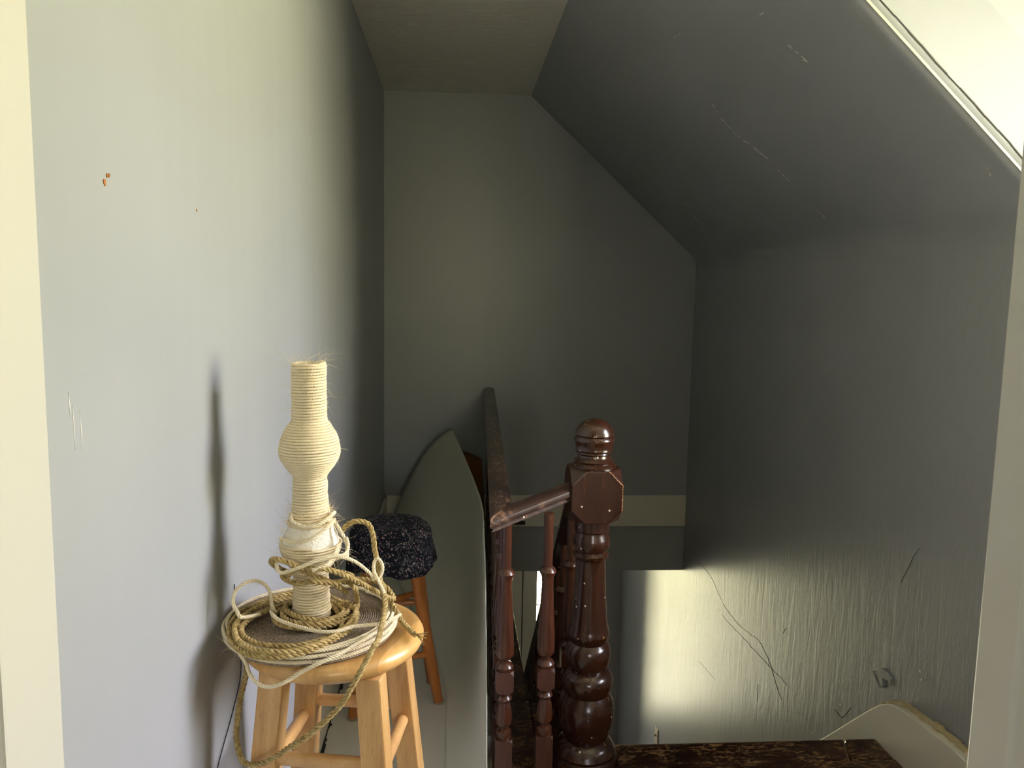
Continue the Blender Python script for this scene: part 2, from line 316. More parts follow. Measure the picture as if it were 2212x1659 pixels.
SEAGRASS={ 'coil':[[-0.217,1.421,0.822],[-0.191,1.397,0.822],[-0.172,1.369,0.822],[-0.173,1.31,0.822],[-0.191,1.271,0.822],[-0.225,1.227,0.822],[-0.267,1.204,0.822],[-0.315,1.209,0.822],[-0.353,1.246,0.822],[-0.372,1.288,0.822],[-0.382,1.336,0.822],[-0.377,1.384,0.822],[-0.355,1.424,0.822],[-0.322,1.46,0.822],[-0.299,1.474,0.822],[-0.268,1.474,0.822],[-0.234,1.45,0.822],[-0.201,1.399,0.829],[-0.175,1.371,0.829],[-0.173,1.335,0.829],[-0.181,1.294,0.829],[-0.2,1.252,0.829],[-0.231,1.22,0.829],[-0.267,1.205,0.829],[-0.307,1.21,0.829],[-0.34,1.238,0.829],[-0.36,1.276,0.829],[-0.369,1.316,0.829],[-0.361,1.358,0.829],[-0.339,1.398,0.829],[-0.301,1.43,0.829],[-0.274,1.441,0.824],[-0.239,1.421,0.824],[-0.211,1.383,0.824],[-0.194,1.339,0.824],[-0.191,1.294,0.824],[-0.214,1.259,0.824],[-0.243,1.24,0.824],[-0.274,1.236,0.824],[-0.311,1.244,0.824],[-0.339,1.267,0.824],[-0.356,1.298,0.824],[-0.357,1.331,0.824],[-0.345,1.363,0.824],[-0.322,1.393,0.824],[-0.297,1.418,0.824]],
 'bundle1':[[-0.185,1.34,0.871],[-0.2,1.315,0.896],[-0.22,1.3,0.912],[-0.247,1.295,0.927],[-0.268,1.295,0.94],[-0.293,1.3,0.947],[-0.308,1.32,0.939],[-0.314,1.35,0.922],[-0.308,1.4,0.892],[-0.293,1.43,0.877],[-0.253,1.44,0.877],[-0.207,1.42,0.88],[-0.182,1.38,0.887],[-0.182,1.33,0.897],[-0.212,1.3,0.906],[-0.235,1.29,0.912],[-0.26,1.3,0.905],[-0.282,1.32,0.903],[-0.297,1.35,0.9],[-0.301,1.4,0.886]],
 'bundle2':[[-0.286,1.33,0.905],[-0.262,1.295,0.933],[-0.24,1.29,0.933],[-0.215,1.29,0.934],[-0.187,1.305,0.918],[-0.157,1.335,0.889],[-0.132,1.37,0.859],[-0.11,1.4,0.835],[-0.115,1.42,0.839],[-0.131,1.43,0.851],[-0.16,1.44,0.857],[-0.188,1.445,0.858]],
 'bundle3':[[-0.179,1.33,0.895],[-0.169,1.325,0.884],[-0.176,1.41,0.826],[-0.173,1.369,0.826]],
 'tail':[[-0.198,1.37,0.973],[-0.186,1.37,0.986],[-0.168,1.37,0.992],[-0.151,1.37,0.986],[-0.143,1.368,0.968],[-0.139,1.366,0.939],[-0.134,1.364,0.918],[-0.132,1.36,0.898],[-0.126,1.352,0.88],[-0.119,1.335,0.864],[-0.117,1.31,0.851],[-0.118,1.275,0.841],[-0.122,1.24,0.829],[-0.128,1.222,0.825],[-0.144,1.208,0.797],[-0.162,1.203,0.765],[-0.176,1.203,0.741],[-0.201,1.203,0.714],[-0.23,1.205,0.687],[-0.258,1.21,0.667],[-0.29,1.225,0.638],[-0.318,1.24,0.619],[-0.346,1.26,0.611],[-0.359,1.275,0.628],[-0.364,1.285,0.655],[-0.36,1.3,0.703],[-0.353,1.315,0.749],[-0.366,1.32,0.785],[-0.374,1.31,0.812],[-0.36,1.31,0.828]],
 'fray':[[-0.132,1.42,0.858],[-0.121,1.42,0.831],[-0.103,1.381,0.822],[-0.09,1.379,0.8],[-0.073,1.34,0.8],[-0.064,1.325,0.8]]}
CREAM={ 'left_loop':[[-0.34,1.36,0.826],[-0.354,1.3,0.846],[-0.362,1.3,0.856],[-0.37,1.305,0.869],[-0.368,1.31,0.887],[-0.355,1.32,0.898],[-0.34,1.335,0.897],[-0.326,1.345,0.885],[-0.319,1.35,0.868],[-0.317,1.352,0.845],[-0.312,1.36,0.828]],
 'across':[[-0.322,1.385,0.828],[-0.318,1.351,0.834],[-0.299,1.319,0.834],[-0.26,1.289,0.834],[-0.219,1.268,0.834],[-0.191,1.269,0.834],[-0.168,1.285,0.834],[-0.135,1.293,0.834],[-0.112,1.301,0.834],[-0.091,1.335,0.834]],
 'hang':[[-0.372,1.29,0.812],[-0.352,1.262,0.806],[-0.334,1.245,0.79],[-0.331,1.24,0.785],[-0.322,1.228,0.777],[-0.307,1.216,0.77],[-0.287,1.206,0.771],[-0.264,1.2,0.781],[-0.239,1.2,0.797],[-0.212,1.2,0.811],[-0.176,1.219,0.82],[-0.137,1.281,0.82]],
 'bulge':[[-0.296,1.3,0.942],[-0.295,1.3,0.93],[-0.287,1.297,0.925],[-0.268,1.29,0.932],[-0.251,1.288,0.939],[-0.226,1.29,0.949],[-0.202,1.298,0.953],[-0.187,1.31,0.95],[-0.182,1.325,0.952],[-0.182,1.335,0.962],[-0.186,1.34,0.973]],
 'arch':[[-0.234,1.285,0.933],[-0.213,1.29,0.94],[-0.204,1.3,0.946],[-0.189,1.32,0.943],[-0.169,1.34,0.927],[-0.152,1.35,0.909],[-0.135,1.355,0.891],[-0.126,1.358,0.902],[-0.126,1.36,0.916],[-0.134,1.36,0.927],[-0.14,1.358,0.919],[-0.139,1.354,0.904],[-0.131,1.35,0.889],[-0.121,1.34,0.871],[-0.117,1.33,0.849],[-0.125,1.29,0.83]],
 'neck1':[[-0.28,1.345,1.01],[-0.275,1.335,1.002],[-0.251,1.325,0.995],[-0.226,1.33,1.001],[-0.211,1.35,1.009],[-0.21,1.372,1.008]],
 'neck2':[[-0.299,1.345,0.97],[-0.278,1.325,0.969],[-0.25,1.314,0.974],[-0.229,1.318,0.985],[-0.212,1.335,0.996],[-0.207,1.355,1.0]],
 'side':[[-0.208,1.36,0.993],[-0.195,1.35,0.977],[-0.186,1.345,0.961],[-0.184,1.34,0.944],[-0.185,1.335,0.932]]}
CHIPS= [([0.89, 2.803, 2.073], [0.926, 2.836, 2.04]), ([0.935, 2.842, 2.032], [1.014, 2.843, 1.961]), ([1.019, 2.837, 1.956], [1.04, 2.817, 1.938]), ([1.051, 2.811, 1.927], [1.099, 2.79, 1.883]), ([1.135, 2.791, 1.851], [1.182, 2.791, 1.809]), ([1.286, 2.79, 1.714], [1.322, 2.788, 1.682]), ([1.126, 3.915, 1.86], [1.149, 3.926, 1.839]), ([1.194, 3.96, 1.798], [1.221, 3.989, 1.774]), ([0.705, 2.66, 2.24], [0.711, 2.587, 2.235]), ([1.275, 1.868, 1.725], [1.304, 1.878, 1.698]), ([0.656, 4.405, 2.284], [0.673, 4.427, 2.269]), ([0.495, 3.113, 2.43], [0.504, 3.126, 2.421]), ([0.884, 2.158, 2.078], [0.937, 2.14, 2.031]), ([0.804, 2.16, 2.151], [0.807, 2.13, 2.148]), ([0.928, 2.151, 2.038], [0.941, 2.139, 2.027])]
CRACKS= [[[1.408, 4.323, -0.12], [1.408, 4.07, -0.129], [1.408, 3.871, -0.193]], [[1.408, 3.856, -0.199], [1.408, 3.649, -0.21], [1.408, 3.366, -0.175]], [[1.408, 3.366, -0.175], [1.408, 3.241, -0.215], [1.408, 3.139, -0.291], [1.408, 3.087, -0.315]], [[1.408, 3.353, -0.377], [1.408, 3.351, -0.471]], [[1.408, 3.052, -0.224], [1.408, 3.861, -0.264]], [[1.408, 2.298, 0.512], [1.408, 2.237, 0.621], [1.408, 2.206, 0.661]], [[1.408, 2.658, -0.108], [1.408, 2.594, -0.108], [1.408, 2.531, -0.029]], [[1.408, 4.195, -0.677], [1.408, 3.915, -0.65]], [[1.408, 3.127, -0.033], [1.408, 3.087, 0.021]]]

# ================================================================== THE SETTING
XL, XR, XS, D, ZC, ZK, ZB, ZF = -.4124, 1.4075, .4128, 4.5915, 2.5041, 1.6049, .1922, -.2828
D2, ZL, CH = 6.23, -2.9, 1.80            # stair-foot wall, lower floor, dormer cheek
SILL = .86
JY = .62                                 # stair side of the doorway
struct('wall_left', G().box(XL-.12, XL, JY-.17, D2+.12, ZL-.1, ZC+.1), 'wall')
struct('wall_far', G().box(XL, XR, D, D+.1, ZF, ZC+.1), 'wall')
struct('wall_right', G().prism([(JY-.17,ZL-.1),(D2+.12,ZL-.1),(D2+.12,-.1),(D+.1,-.1),(D+.1,ZK-.0598),(CH+.02,ZK-.0598),(CH+.02,SILL),(JY-.17,SILL)], 'x', XR, XR+.12), 'wall_rippled')
# sloping ceiling, turned into the right wall and into the dormer cheek with soft plaster corners
def slope_mesh():
    d = Vector((XR-XS, 0, ZK-ZC)).normalized(); nrm = Vector((-d.z, 0, d.x))      # nrm points up and out
    L = (Vector((XR,0,ZK))-Vector((XS,0,ZC))).length
    prof = [(XS, ZC)] + [(XS+d.x*L*t, ZC+d.z*L*t) for t in (.25,.5,.75,.9)]
    c = .06; A = Vector((XR-d.x*c, ZK-d.z*c)); B = Vector((XR, ZK)); E_ = Vector((XR, ZK-c))
    for t in np.linspace(0, 1, 7): q = A*(1-t)**2+B*2*t*(1-t)+E_*t*t; prof.append((q.x, q.y))
    ys = [D] + list(np.linspace(D-.05, CH+.05, 12))
    g = G(); rows = []
    for y in ys: rows.append([(p[0], y, p[1]) for p in prof])
    for a in (22, 45, 68, 90):                                   # rounded near edge, rolling up to the cheek plane
        an = math.radians(a); off = .03*(1-math.cos(an)); yy = CH+.03-.03*math.sin(an)
        rows.append([(p[0]+nrm.x*off*(i < 9), yy, p[1]+nrm.z*off*(i < 9)) for i, p in enumerate(prof)])
    n = len(prof); v = [p for r_ in rows for p in r_]
    f = [(i*n+j, i*n+j+1, (i+1)*n+j+1, (i+1)*n+j) for i in range(len(rows)-1) for j in range(n-1)]
    g.add(v, f, True); k = len(v)
    g.add([(p[0]+.12, p[1]+.0, p[2]+.14) for p in v], [tuple(reversed(q)) for q in f])
    nr = len(rows)
    for i in range(nr-1):
        for j in (0, n-1): g.f.append((i*n+j, (i+1)*n+j, k+(i+1)*n+j, k+i*n+j)); g.sm.append(False)
    for j in range(n-1):
        for i in (0, nr-1): g.f.append((i*n+j, i*n+j+1, k+i*n+j+1, k+i*n+j)); g.sm.append(False)
    return g
slope = struct('ceiling_slope', slope_mesh(), 'slope')
struct('ceiling', G().prism([(XL,JY-.2),(2.05,JY-.2),(2.05,CH+.1),(XS+.16,CH+.1),(XS,CH+.1),(XS,D),(XL,D)], 'z', ZC, ZC+.1), 'ceiling')
# dormer: cheek walls, window wall, sill
lx = lambda z: XS+(ZC-z)/(ZC-ZK)*(XR-XS)
cheek = struct('wall_dormer_cheek', G().prism([(lx(ZC)+.02,ZC),(lx(ZK)+.02,ZK),(XR+.02,SILL),(1.95,SILL),(1.95,ZC)], 'y', CH+.002, CH+.08), 'cheek')
struct('wall_dormer_near', G().prism([(XS,ZC),(XR,ZK),(XR,SILL),(1.95,SILL),(1.95,ZC)], 'y', JY, JY+.14), 'cheek')
struct('wall_dormer_window', G().box(1.95,2.05,JY-.17,DW[0],SILL-.1,ZC).box(1.95,2.05,DW[1],CH+.1,SILL-.1,ZC).box(1.95,2.05,DW[0],DW[1],SILL-.1,DW[2]).box(1.95,2.05,DW[0],DW[1],DW[3],ZC), 'cheek')
struct('trim_dormer_sill', G().box(XR,1.95,JY+.14,CH,SILL-.04,SILL), 'trim', .006)
# hairline gap where the cheek meets the slope
ck = G()
for i in range(26):
    t0, t1 = i/26, (i+1)/26
    a = Vector((XS+.10+(XR-XS-.12)*t0, CH-.002, 0)); b = Vector((XS+.10+(XR-XS-.12)*t1, CH-.002, 0))
    za = ZC-(a.x-XS)*(ZC-ZK)/(XR-XS)+.048+random.uniform(-.002,.002); zb = ZC-(b.x-XS)*(ZC-ZK)/(XR-XS)+.048+random.uniform(-.002,.002)
    wd = random.uniform(.0006, .0022)
    ck.add([(a.x,a.y,za-wd),(b.x,b.y,zb-wd),(b.x,b.y,zb+wd),(a.x,a.y,za+wd),(a.x,a.y+.006,za-wd),(b.x,b.y+.006,zb-wd),(b.x,b.y+.006,zb+wd),(a.x,a.y+.006,za+wd)], [(0,1,2,3),(7,6,5,4),(0,4,5,1),(3,2,6,7),(0,3,7,4),(1,5,6,2)])
ck.build('plaster_crack', 'dark', cheek)

def window(name, axis, p, a0, a1, z0, z1, cols, rows, fr=.035, ba=.018, depth=.05):
    """frame, glazing bars and panes in a wall plane"""
    def bx(g, u0, u1, w0, w1, dd=depth):
        return g.box(p-dd/2, p+dd/2, u0, u1, w0, w1) if axis == 'x' else g.box(u0, u1, p-dd/2, p+dd/2, w0, w1)
    g = G(); bx(g,a0,a0+fr,z0,z1); bx(g,a1-fr,a1,z0,z1); bx(g,a0+fr,a1-fr,z0,z0+fr); bx(g,a0+fr,a1-fr,z1-fr,z1)
    root = struct(name, g, 'sash')
    iu0, iu1, iz0, iz1 = a0+fr, a1-fr, z0+fr, z1-fr
    for i in range(1, cols): u = iu0+(iu1-iu0)*i/cols; bx(G(), u-ba/2, u+ba/2, iz0, iz1, .026).build('glazing_bar', 'sash', root)
    for k in range(1, rows): z = iz0+(iz1-iz0)*k/rows; bx(G(), iu0, iu1, z-ba/2, z+ba/2, .024).build('glazing_bar', 'sash', root)
    for i in range(cols):
        for k in range(rows):
            u0 = iu0+(iu1-iu0)*i/cols; u1 = iu0+(iu1-iu0)*(i+1)/cols; w0 = iz0+(iz1-iz0)*k/rows; w1 = iz0+(iz1-iz0)*(k+1)/rows
            bx(G(), u0, u1, w0, w1, .003).build('pane', 'glass', root)
    return root
window('window_1', 'x', 2.0, DW[0], DW[1], DW[2], DW[3], 2, 2, .03, .016)
window('window_2', 'y', D2+.57, LW[0], LW[1], LW[2], LW[3], 2, 4, .016, .012)
window('window_3', 'y', -2.66, BW[0], BW[1], BW[2], BW[3], 2, 2, .05, .03)

# lower hall at the foot of the stairs
struct('wall_lower_far', G().box(XL,LW[0],D2,D2+.62,ZL,ZF).box(LW[1],XR,D2,D2+.62,ZL,ZF).box(LW[0],LW[1],D2,D2+.62,ZL,LW[2]).box(LW[0],LW[1],D2,D2+.62,LW[3],ZF), 'wall')
struct('ceiling_lower', G().box(XL,XR,D+.1,D2+.62,ZF,ZF+.12), 'ceiling')
struct('floor_lower', G().box(XL,XR,JY-.17,D2,ZL-.1,ZL), 'floor')
struct('wall_lower_near', G().box(XL,XR,JY-.17,JY-.05,ZL,ZF), 'wall')
cas = struct('trim_stair_window', G().box(.575,LW[0],D2-.028,D2,LW[2]-.08,ZF).box(LW[0],LW[1],D2-.04,D2+.54,LW[2]-.035,LW[2]), 'sash', .004)
struct('trim_hall_panel', G().box(.30,.567,D2-.02,D2,ZL,ZF), 'sash', .004)

# landing floor: grey sheet flooring, brown painted boards along the stairwell
floor = struct('floor', G().prism([(XL,JY-.17),(.17,JY-.17),(.17,D),(XL,D)], 'z', ZF, 0), 'floor')
fb = struct('floor_border', G().prism([(.17,JY-.17),(XR,JY-.17),(XR,2.20),(.47,2.20),(.47,2.46),(.24,2.46),(.24,D),(.17,D)], 'z', ZF+.06, -.022), 'brown_floor')
def board(pts, z0=-.022, z1=0.0, bev=.004): return G().prism(pts, 'z', z0, z1).build('floor_board', 'brown_floor', fb, bev)
board([(.171,2.55),(.265,2.55),(.265,D-.001),(.171,D-.001)])
board([(.171,1.90),(.266,1.90),(.266,2.545),(.171,2.545)])
board([(.268,1.90),(.474,1.90),(.474,2.545),(.268,2.545)])
board([(.477,2.17),(1.212,2.17),(1.252,2.285),(.477,2.285)], bev=.009)
board([(1.214,2.17),(1.356,2.17),(1.356,2.285),(1.254,2.285)], bev=.009)
for k in range(12):
    y1 = 2.168-k*.135; y0 = max(y1-.133, JY-.16)
    if y1 < 1.9: board([(.171,y0),(1.356,y0),(1.356,y1),(.171,y1)], bev=.002)
    else: board([(.477,y0),(1.356,y0),(1.356,y1),(.477,y1)], bev=.002)
gj = G(); yy = 1.9; 
while yy < 3.2:
    y2 = yy+random.uniform(.012,.03); x0 = XL+.017; x1 = x0+random.uniform(.002,.011)
    gj.box(x0, x1, yy, y2, .0005, .0022); yy = y2
gj.build('floor_gap', 'black', floor)

# skirting boards
struct('baseboard_left', G().box(XL,XL+.016,JY,D,.002,.172), 'board', .003)
struct('baseboard_far', G().box(XL+.016,XR-.001,D-.018,D,.001,ZB), 'board', .003)
def skirt():
    top = [(JY,.193),(1.912,.188),(2.014,.18),(2.138,.168),(2.18,.162),(2.215,.152),(2.245,.138),(2.28,.115),(2.348,.056),(2.454,-.044),(2.601,-.183),(3.0,-.54),(4.0,-1.44),(5.2,-2.52)]
    pts = top+[(5.2,-2.80),(2.30,-.19),(2.30,-.02),(JY,-.02)]
    return pts, top
sp_, top_ = skirt()
sk = struct('baseboard_right', G().prism(sp_, 'x', XR-.05, XR+.002), 'board', .003)
cg = G()
cp = spline([(XR-.02, y, z+.002) for y, z in top_[:11]], .012)
cp[:,2] += rng.normal(0,.0012,len(cp)); cp[:,0] += rng.normal(0,.0015,len(cp))
cg.tube(cp, .010, 8, taper=1+rng.normal(0,.14,len(cp))); cg.build('caulk_bead', 'caulk', sk)

# doorway the camera looks through
def jamb(name, s, xj):
    g = G()
    if s < 0: g.prism([(xj-.10,JY-.16),(xj-.014,JY-.16),(xj-.014,.541),(xj,.541),(xj,JY),(xj-.10,JY)], 'z', 0, 2.1)
    else: g.prism([(xj+.10,JY-.16),(xj+.012,JY-.16),(xj+.012,.541),(xj+.003,.541),(xj+.003,.570),(xj,.574),(xj,JY),(xj+.10,JY)], 'z', 0, 2.1)
    return struct(name, g, 'trim', .0025)
jl = jamb('trim_door_left', -1, -.3115); jr = jamb('trim_door_right', 1, .4530)
struct('trim_door_head', G().box(-.4115,.553,JY-.16,JY,2.1,2.16), 'trim')
struct('wall_door', G().box(-1.7,-.4115,JY-.17,JY-.01,0,ZC).box(.553,2.05,JY-.17,JY-.01,0,ZC).box(-.4115,.553,JY-.17,JY-.01,2.16,ZC), 'cheek')
# the room the camera stands in
struct('floor_room', G().box(-1.7,1.7,-2.72,JY-.17,-.1,0), 'floor')
struct('ceiling_room', G().box(-1.7,1.7,-2.72,JY-.2,ZC,ZC+.1), 'ceiling')
struct('wall_room_left', G().box(-1.8,-1.7,-2.72,JY-.01,0,ZC), 'cheek')
struct('wall_room_right', G().box(1.7,1.8,-2.72,JY-.17,0,ZC), 'cheek')
struct('wall_room_back', G().box(-1.7,BW[0],-2.72,-2.6,0,ZC).box(BW[1],1.7,-2.72,-2.6,0,ZC).box(BW[0],BW[1],-2.72,-2.6,0,BW[2]).box(BW[0],BW[1],-2.72,-2.6,BW[3],ZC), 'cheek')

# stairs, descending along the right wall
stairs = struct('stairs', G().prism([(2.285,-.30)]+[q for k in range(13) for q in ((2.285+.232*k, -.207*(k+1)-.03), (2.285+.232*(k+1), -.207*(k+1)-.03))]+[(2.285+.232*13,ZL),(4.6,ZL),(2.285,-.95)], 'x', .44, XR-.052), 'brown_floor')
for k in range(13): G().box(.42, XR-.052, 2.285+.232*k-.02 if k else 2.287, 2.285+.232*(k+1), -.207*(k+1)-.03, -.207*(k+1)).build('tread', 'brown_floor', stairs, .006)
G().prism([(2.55,-.02),(5.3,-2.55),(5.3,-2.85),(2.55,-.32)], 'x', .395, .44).build('stringer', 'rail2', stairs, .004)

# marks in the plaster
def flake(g, a, b, wdt, nrm, proud=.0015):
    a, b, nrm = Vector(a), Vector(b), Vector(nrm).normalized(); d = (b-a); s_ = d.cross(nrm).normalized()*wdt/2
    m_ = (a+b)/2+s_*random.uniform(-.8,.8)
    v = [a, m_-s_, b, m_+s_]; g.add([p for p in v]+[p+nrm*proud for p in v], [(0,1,2,3),(7,6,5,4),(0,4,5,1),(1,5,6,2),(2,6,7,3),(3,7,4,0)])
nS = Vector((-(ZC-ZK), 0, -(XR-XS))).normalized()
for a, b in CHIPS:
    a, b = Vector(a), Vector(b); n_ = max(1, int((b-a).length/.02)); g = G()
    for i in range(n_):
        p = a.lerp(b, (i+random.uniform(0,.2))/n_); q = a.lerp(b, (i+random.uniform(.7,1))/n_); flake(g, p, q, random.uniform(.0012,.0035), nS)
    g.build('paint_chip', 'ceiling', slope)
wr = bpy.data.objects['wall_right']
for c in CRACKS:
    g = G(); P = spline(c, .012); P[:,2] += rng.normal(0,.0022,len(P))
    for i in range(len(P)-1): flake(g, (XR,P[i][1],P[i][2]), (XR,P[i+1][1],P[i+1][2]), random.uniform(.0005,.0013), (-1,0,0), .001)
    g.build('plaster_crack', 'dark', wr)
g = G()
tri = [(2.409,.165),(2.385,.150),(2.362,.128),(2.345,.140),(2.352,.168),(2.318,.175),(2.304,.166),(2.300,.19),(2.33,.198),(2.362,.196)]
g.prism(tri, 'x', XR-.004, XR+.001); g.build('plaster_chip', 'wall', wr, .001)
for a, b in (((2.409,.165),(2.362,.128)),((2.345,.140),(2.304,.166))):
    g = G(); flake(g, (XR-.004,)+a, (XR-.004,)+b, .002, (-1,0,0)); g.build('plaster_crack', 'dark', wr)
for a, b in (((2.62,-.07),(2.60,-.066)),((2.155,.26),(2.146,.268)),((2.165,.285),(2.16,.29))):
    g = G(); flake(g, (XR,)+a, (XR,)+b, .008, (-1,0,0)); g.build('paint_chip', 'fleck', wr)
wl = bpy.data.objects['wall_left']
for y, z, r_ in ((.974,1.519,.0035),(.981,1.527,.0022),(.987,1.528,.0018),(1.304,1.519,.002)):
    g = G(); g.prism([(y+r_*math.cos(t)*random.uniform(.6,1.1), z+1.5*r_*math.sin(t)*random.uniform(.6,1.1)) for t in np.linspace(0,5.7,9)], 'x', XL-.001, XL+.0012); g.build('nail_hole', 'worn', wl)
for y, z, l_ in ((.872,1.27,.05),(.888,1.262,.045),(.865,1.285,.03)):
    g = G(); flake(g, (XL,y,z), (XL,y+.002,z-l_), .0015, (1,0,0), .0005); g.build('scuff', 'ceiling', wl)

# ================================================================== NEWEL POST
def build_newel():
    r = empty('newel_post', (.382, 2.10, 0)); tag(r, 'large turned dark mahogany newel post with domed finial at the stair head', 'newel post')
    G().lathe([(.915,.058)]+NEWEL_TOP[::-1]+[(1.0625,.001)], 56).build('finial', 'newel', r)
    b = G().cut_box(0,0,.856, .0695,.0695,.0725, .039).build('block', 'newel', r, .003)
    G().lathe([(.80,.044)]+NEWEL_LOW, 56).build('shaft', 'newel', r)
    G().cut_box(0,0,.026, .096,.096,.046, .03).build('plinth', 'newel', r, .003)
    # worn arris of the block and plaster-white flecks
    g = G()
    for a_, c_ in (((.0695,-.0355,.80),(.0695,-.0355,.905)),):
        P = [Vector((.0680,-.0680,.82+.075*t)) for t in np.linspace(0,1,14)]
        for i in range(13): flake(g, P[i], P[i+1], random.uniform(.002,.006), (1,-1,0), .0012)
    for i in range(9):
        t = i/9; flake(g, (.0305+.039*t*.95,-.0700,.9285-.039*t), (.0305+.039*(t+.1),-.0700,.9285-.039*(t+.1)), .003, (0,-1,.3), .0012)
    g.build('worn_edge', 'worn', b)
    g = G()
    for i in range(12):
        a = random.uniform(-.45,.3); x = .066+random.uniform(-.02,.02)
        flake(g, (x,-.0968,.052+random.uniform(-.03,.012)), (x+random.uniform(.002,.008),-.0968,.052+random.uniform(-.02,.016)), random.uniform(.002,.006), (0,-1,0), .0015)
    g.build('paint_fleck', 'fleck', r)
    return r
newel = build_newel()

# ================================================================== BALUSTRADES
def baluster_mesh(base, top):
    g = G()
    g.lathe([(top,.013)]+BAL1+[(.40,.02)], 20)
    g.cut_box(0,0,.3735, .0235,.0235,.030, .011)
    g.lathe([(.35,.0105)]+BAL2+[(.20,.018)], 20)
    g.cut_box(0,0,(.2115+base)/2, .0225,.0225,(.2115-base)/2, .008)
    return g
RA, RB = Vector((.122,1.955)), Vector((.200,D-.004))
RZ = .845
# bread-loaf handrail section, top at z = 0: (across, up)
SEC = [(-.026,-.052),(-.022,-.046),(-.022,-.040),(-.028,-.034),(-.0305,-.024),(-.029,-.012),(-.023,-.004),(-.012,0),(0,.0012),(.012,0),(.023,-.004),(.029,-.012),(.0305,-.024),(.028,-.034),(.022,-.040),(.022,-.046),(.026,-.052)]
SEC = [(a, b*.68) for a, b in SEC]
def rail_mesh(p, q, cutp=None, cutq=None):
    """sweep SEC from p to q; the end cuts lie in planes with these normals (plan view)"""
    p, q = Vector(p), Vector(q); d = q-p; dh = Vector((d.x,d.y,0)).normalized(); s_ = Vector((dh.y,-dh.x,0)); g = G(); v = []
    for end, c in ((p,cutp),(q,cutq)):
        for a, b in SEC:
            pt = end+s_*a+Vector((0,0,b))
            if c is not None:
                c = Vector(c); t = -((pt-end).dot(c))/d.dot(c); pt = pt+d*t
            v.append(pt)
    n = len(SEC); f = [(i,(i+1)%n,(i+1)%n+n,i+n) for i in range(n)]
    g.add(v, f, True); k = 0; g.f += [tuple(range(n)), tuple(range(2*n-1,n-1,-1))]; g.sm += [False,False]
    return g
lr = empty('landing_balustrade', (RA.x, RA.y, 0)); tag(lr, 'dark wooden landing balustrade with worn flat handrail running to the far wall', 'balustrade')
def local(g, o): g.v = [(x-o[0],y-o[1],z-o[2]) for x,y,z in g.v]; return g
dl = (RB-RA).normalized(); NJ = Vector((.318,2.075)); ds_ = (NJ-RA).normalized()
bis = (dl+ds_).normalized(); mn_ = Vector((-bis.y, bis.x, 0))
local(rail_mesh((RA.x,RA.y,RZ),(RB.x,RB.y,RZ-.006),mn_,None), (RA.x,RA.y,0)).build('handrail', 'rail', lr)
local(rail_mesh((RA.x,RA.y,RZ),(NJ.x,NJ.y,.886),mn_,None), (RA.x,RA.y,0)).build('short_handrail', 'rail', lr)
b0 = baluster_mesh(.0,.825).build('baluster', 'baluster', lr, .0); b0.location = (.139-RA.x, 1.985-RA.y, 0)
link_copy(b0, lr, (.250-RA.x, 2.0-RA.y, 0))
n_b = 21
for k in range(1, n_b):
    p = RA.lerp(RB, (k+.25)/n_b); link_copy(b0, lr, (p.x-RA.x+.012, p.y-RA.y, 0))
# stair balustrade going down behind the newel
sr = empty('stair_balustrade', (.385,2.17,0)); tag(sr, 'dark sloping stair handrail with turned balusters descending behind the newel post', 'balustrade')
SA, SB = Vector((.357,2.165,.885)), Vector((.357,4.75,-1.62))
local(rail_mesh(SA, SB), (.385,2.17,0)).build('handrail', 'rail2', sr)
b1 = baluster_mesh(-.02,.825).build('baluster', 'baluster', sr); slope_s = (SB.z-SA.z)/(SB.y-SA.y)
for k in range(17):
    y = 2.30+.14*k; z = SA.z+slope_s*(y-SA.y)-.845
    if k == 0: b1.location = (.357-.385, y-2.17, z)
    else: link_copy(b1, sr, (.357-.385, y-2.17, z))

# ================================================================== VINYL SHEET curling up against the balusters
def vinyl():
    key = [(1.62,.085,.012,.03),(1.74,.088,.10,.03),(1.85,.09,.21,.02),(1.93,.092,.30,.01),(2.07,.094,.44,.012),(2.22,.096,.565,.012),(2.35,.098,.60,.012),(2.6,.104,.592,.01),(2.9,.113,.572,-.03),(3.2,.112,.545,-.10),(3.6,.086,.545,-.22),(3.9,.05,.575,-.28),(4.15,.015,.608,-.32),(4.36,-.013,.632,-.35)]
    K = np.array(key); ys = np.linspace(1.62, 4.36, 70); U = 36; v = []; f = []
    for y in ys:
        xe, ze, xf = (np.interp(y, K[:,0], K[:,i]) for i in (1,2,3))
        far = np.clip((y-3.0)/1.36, 0, 1)
        P0 = np.array((xf-.03, .003)); P3 = np.array((xe, ze))
        P1n = np.array((xe-.01, .003)); P2n = np.array((xe, ze*.45))                      # near: a tight upward curl
        P1f = np.array((xf+.02, .16)); P2f = np.array((xe-.17, ze-.06))                   # far: a leaning, arched corner
        P1 = P1n*(1-far)+P1f*far; P2 = P2n*(1-far)+P2f*far
        for j in range(U):
            t = j/(U-1); q = P0*(1-t)**3+3*P1*t*(1-t)**2+3*P2*t*t*(1-t)+P3*t**3
            wv = .010*math.sin(5.2*y+3*t)*t*(1-t)*3*min(1, (y-1.6)*.8)
            v.append((q[0]+wv, y, max(.003, q[1]+wv*.3)))
    R_ = len(ys)
    for i in range(R_-1):
        for j in range(U-1): f.append((i*U+j, i*U+j+1, (i+1)*U+j+1, (i+1)*U+j))
    g = G().add(v, f, True); o = g.build('vinyl_sheet', 'vinyl')
    md_ = o.modifiers.new('thickness', 'SOLIDIFY'); md_.thickness = .0025; md_.offset = -1
    return o
tag(vinyl(), 'grey-green vinyl flooring sheet curling up against the landing balusters to a pointed corner', 'flooring sheet')
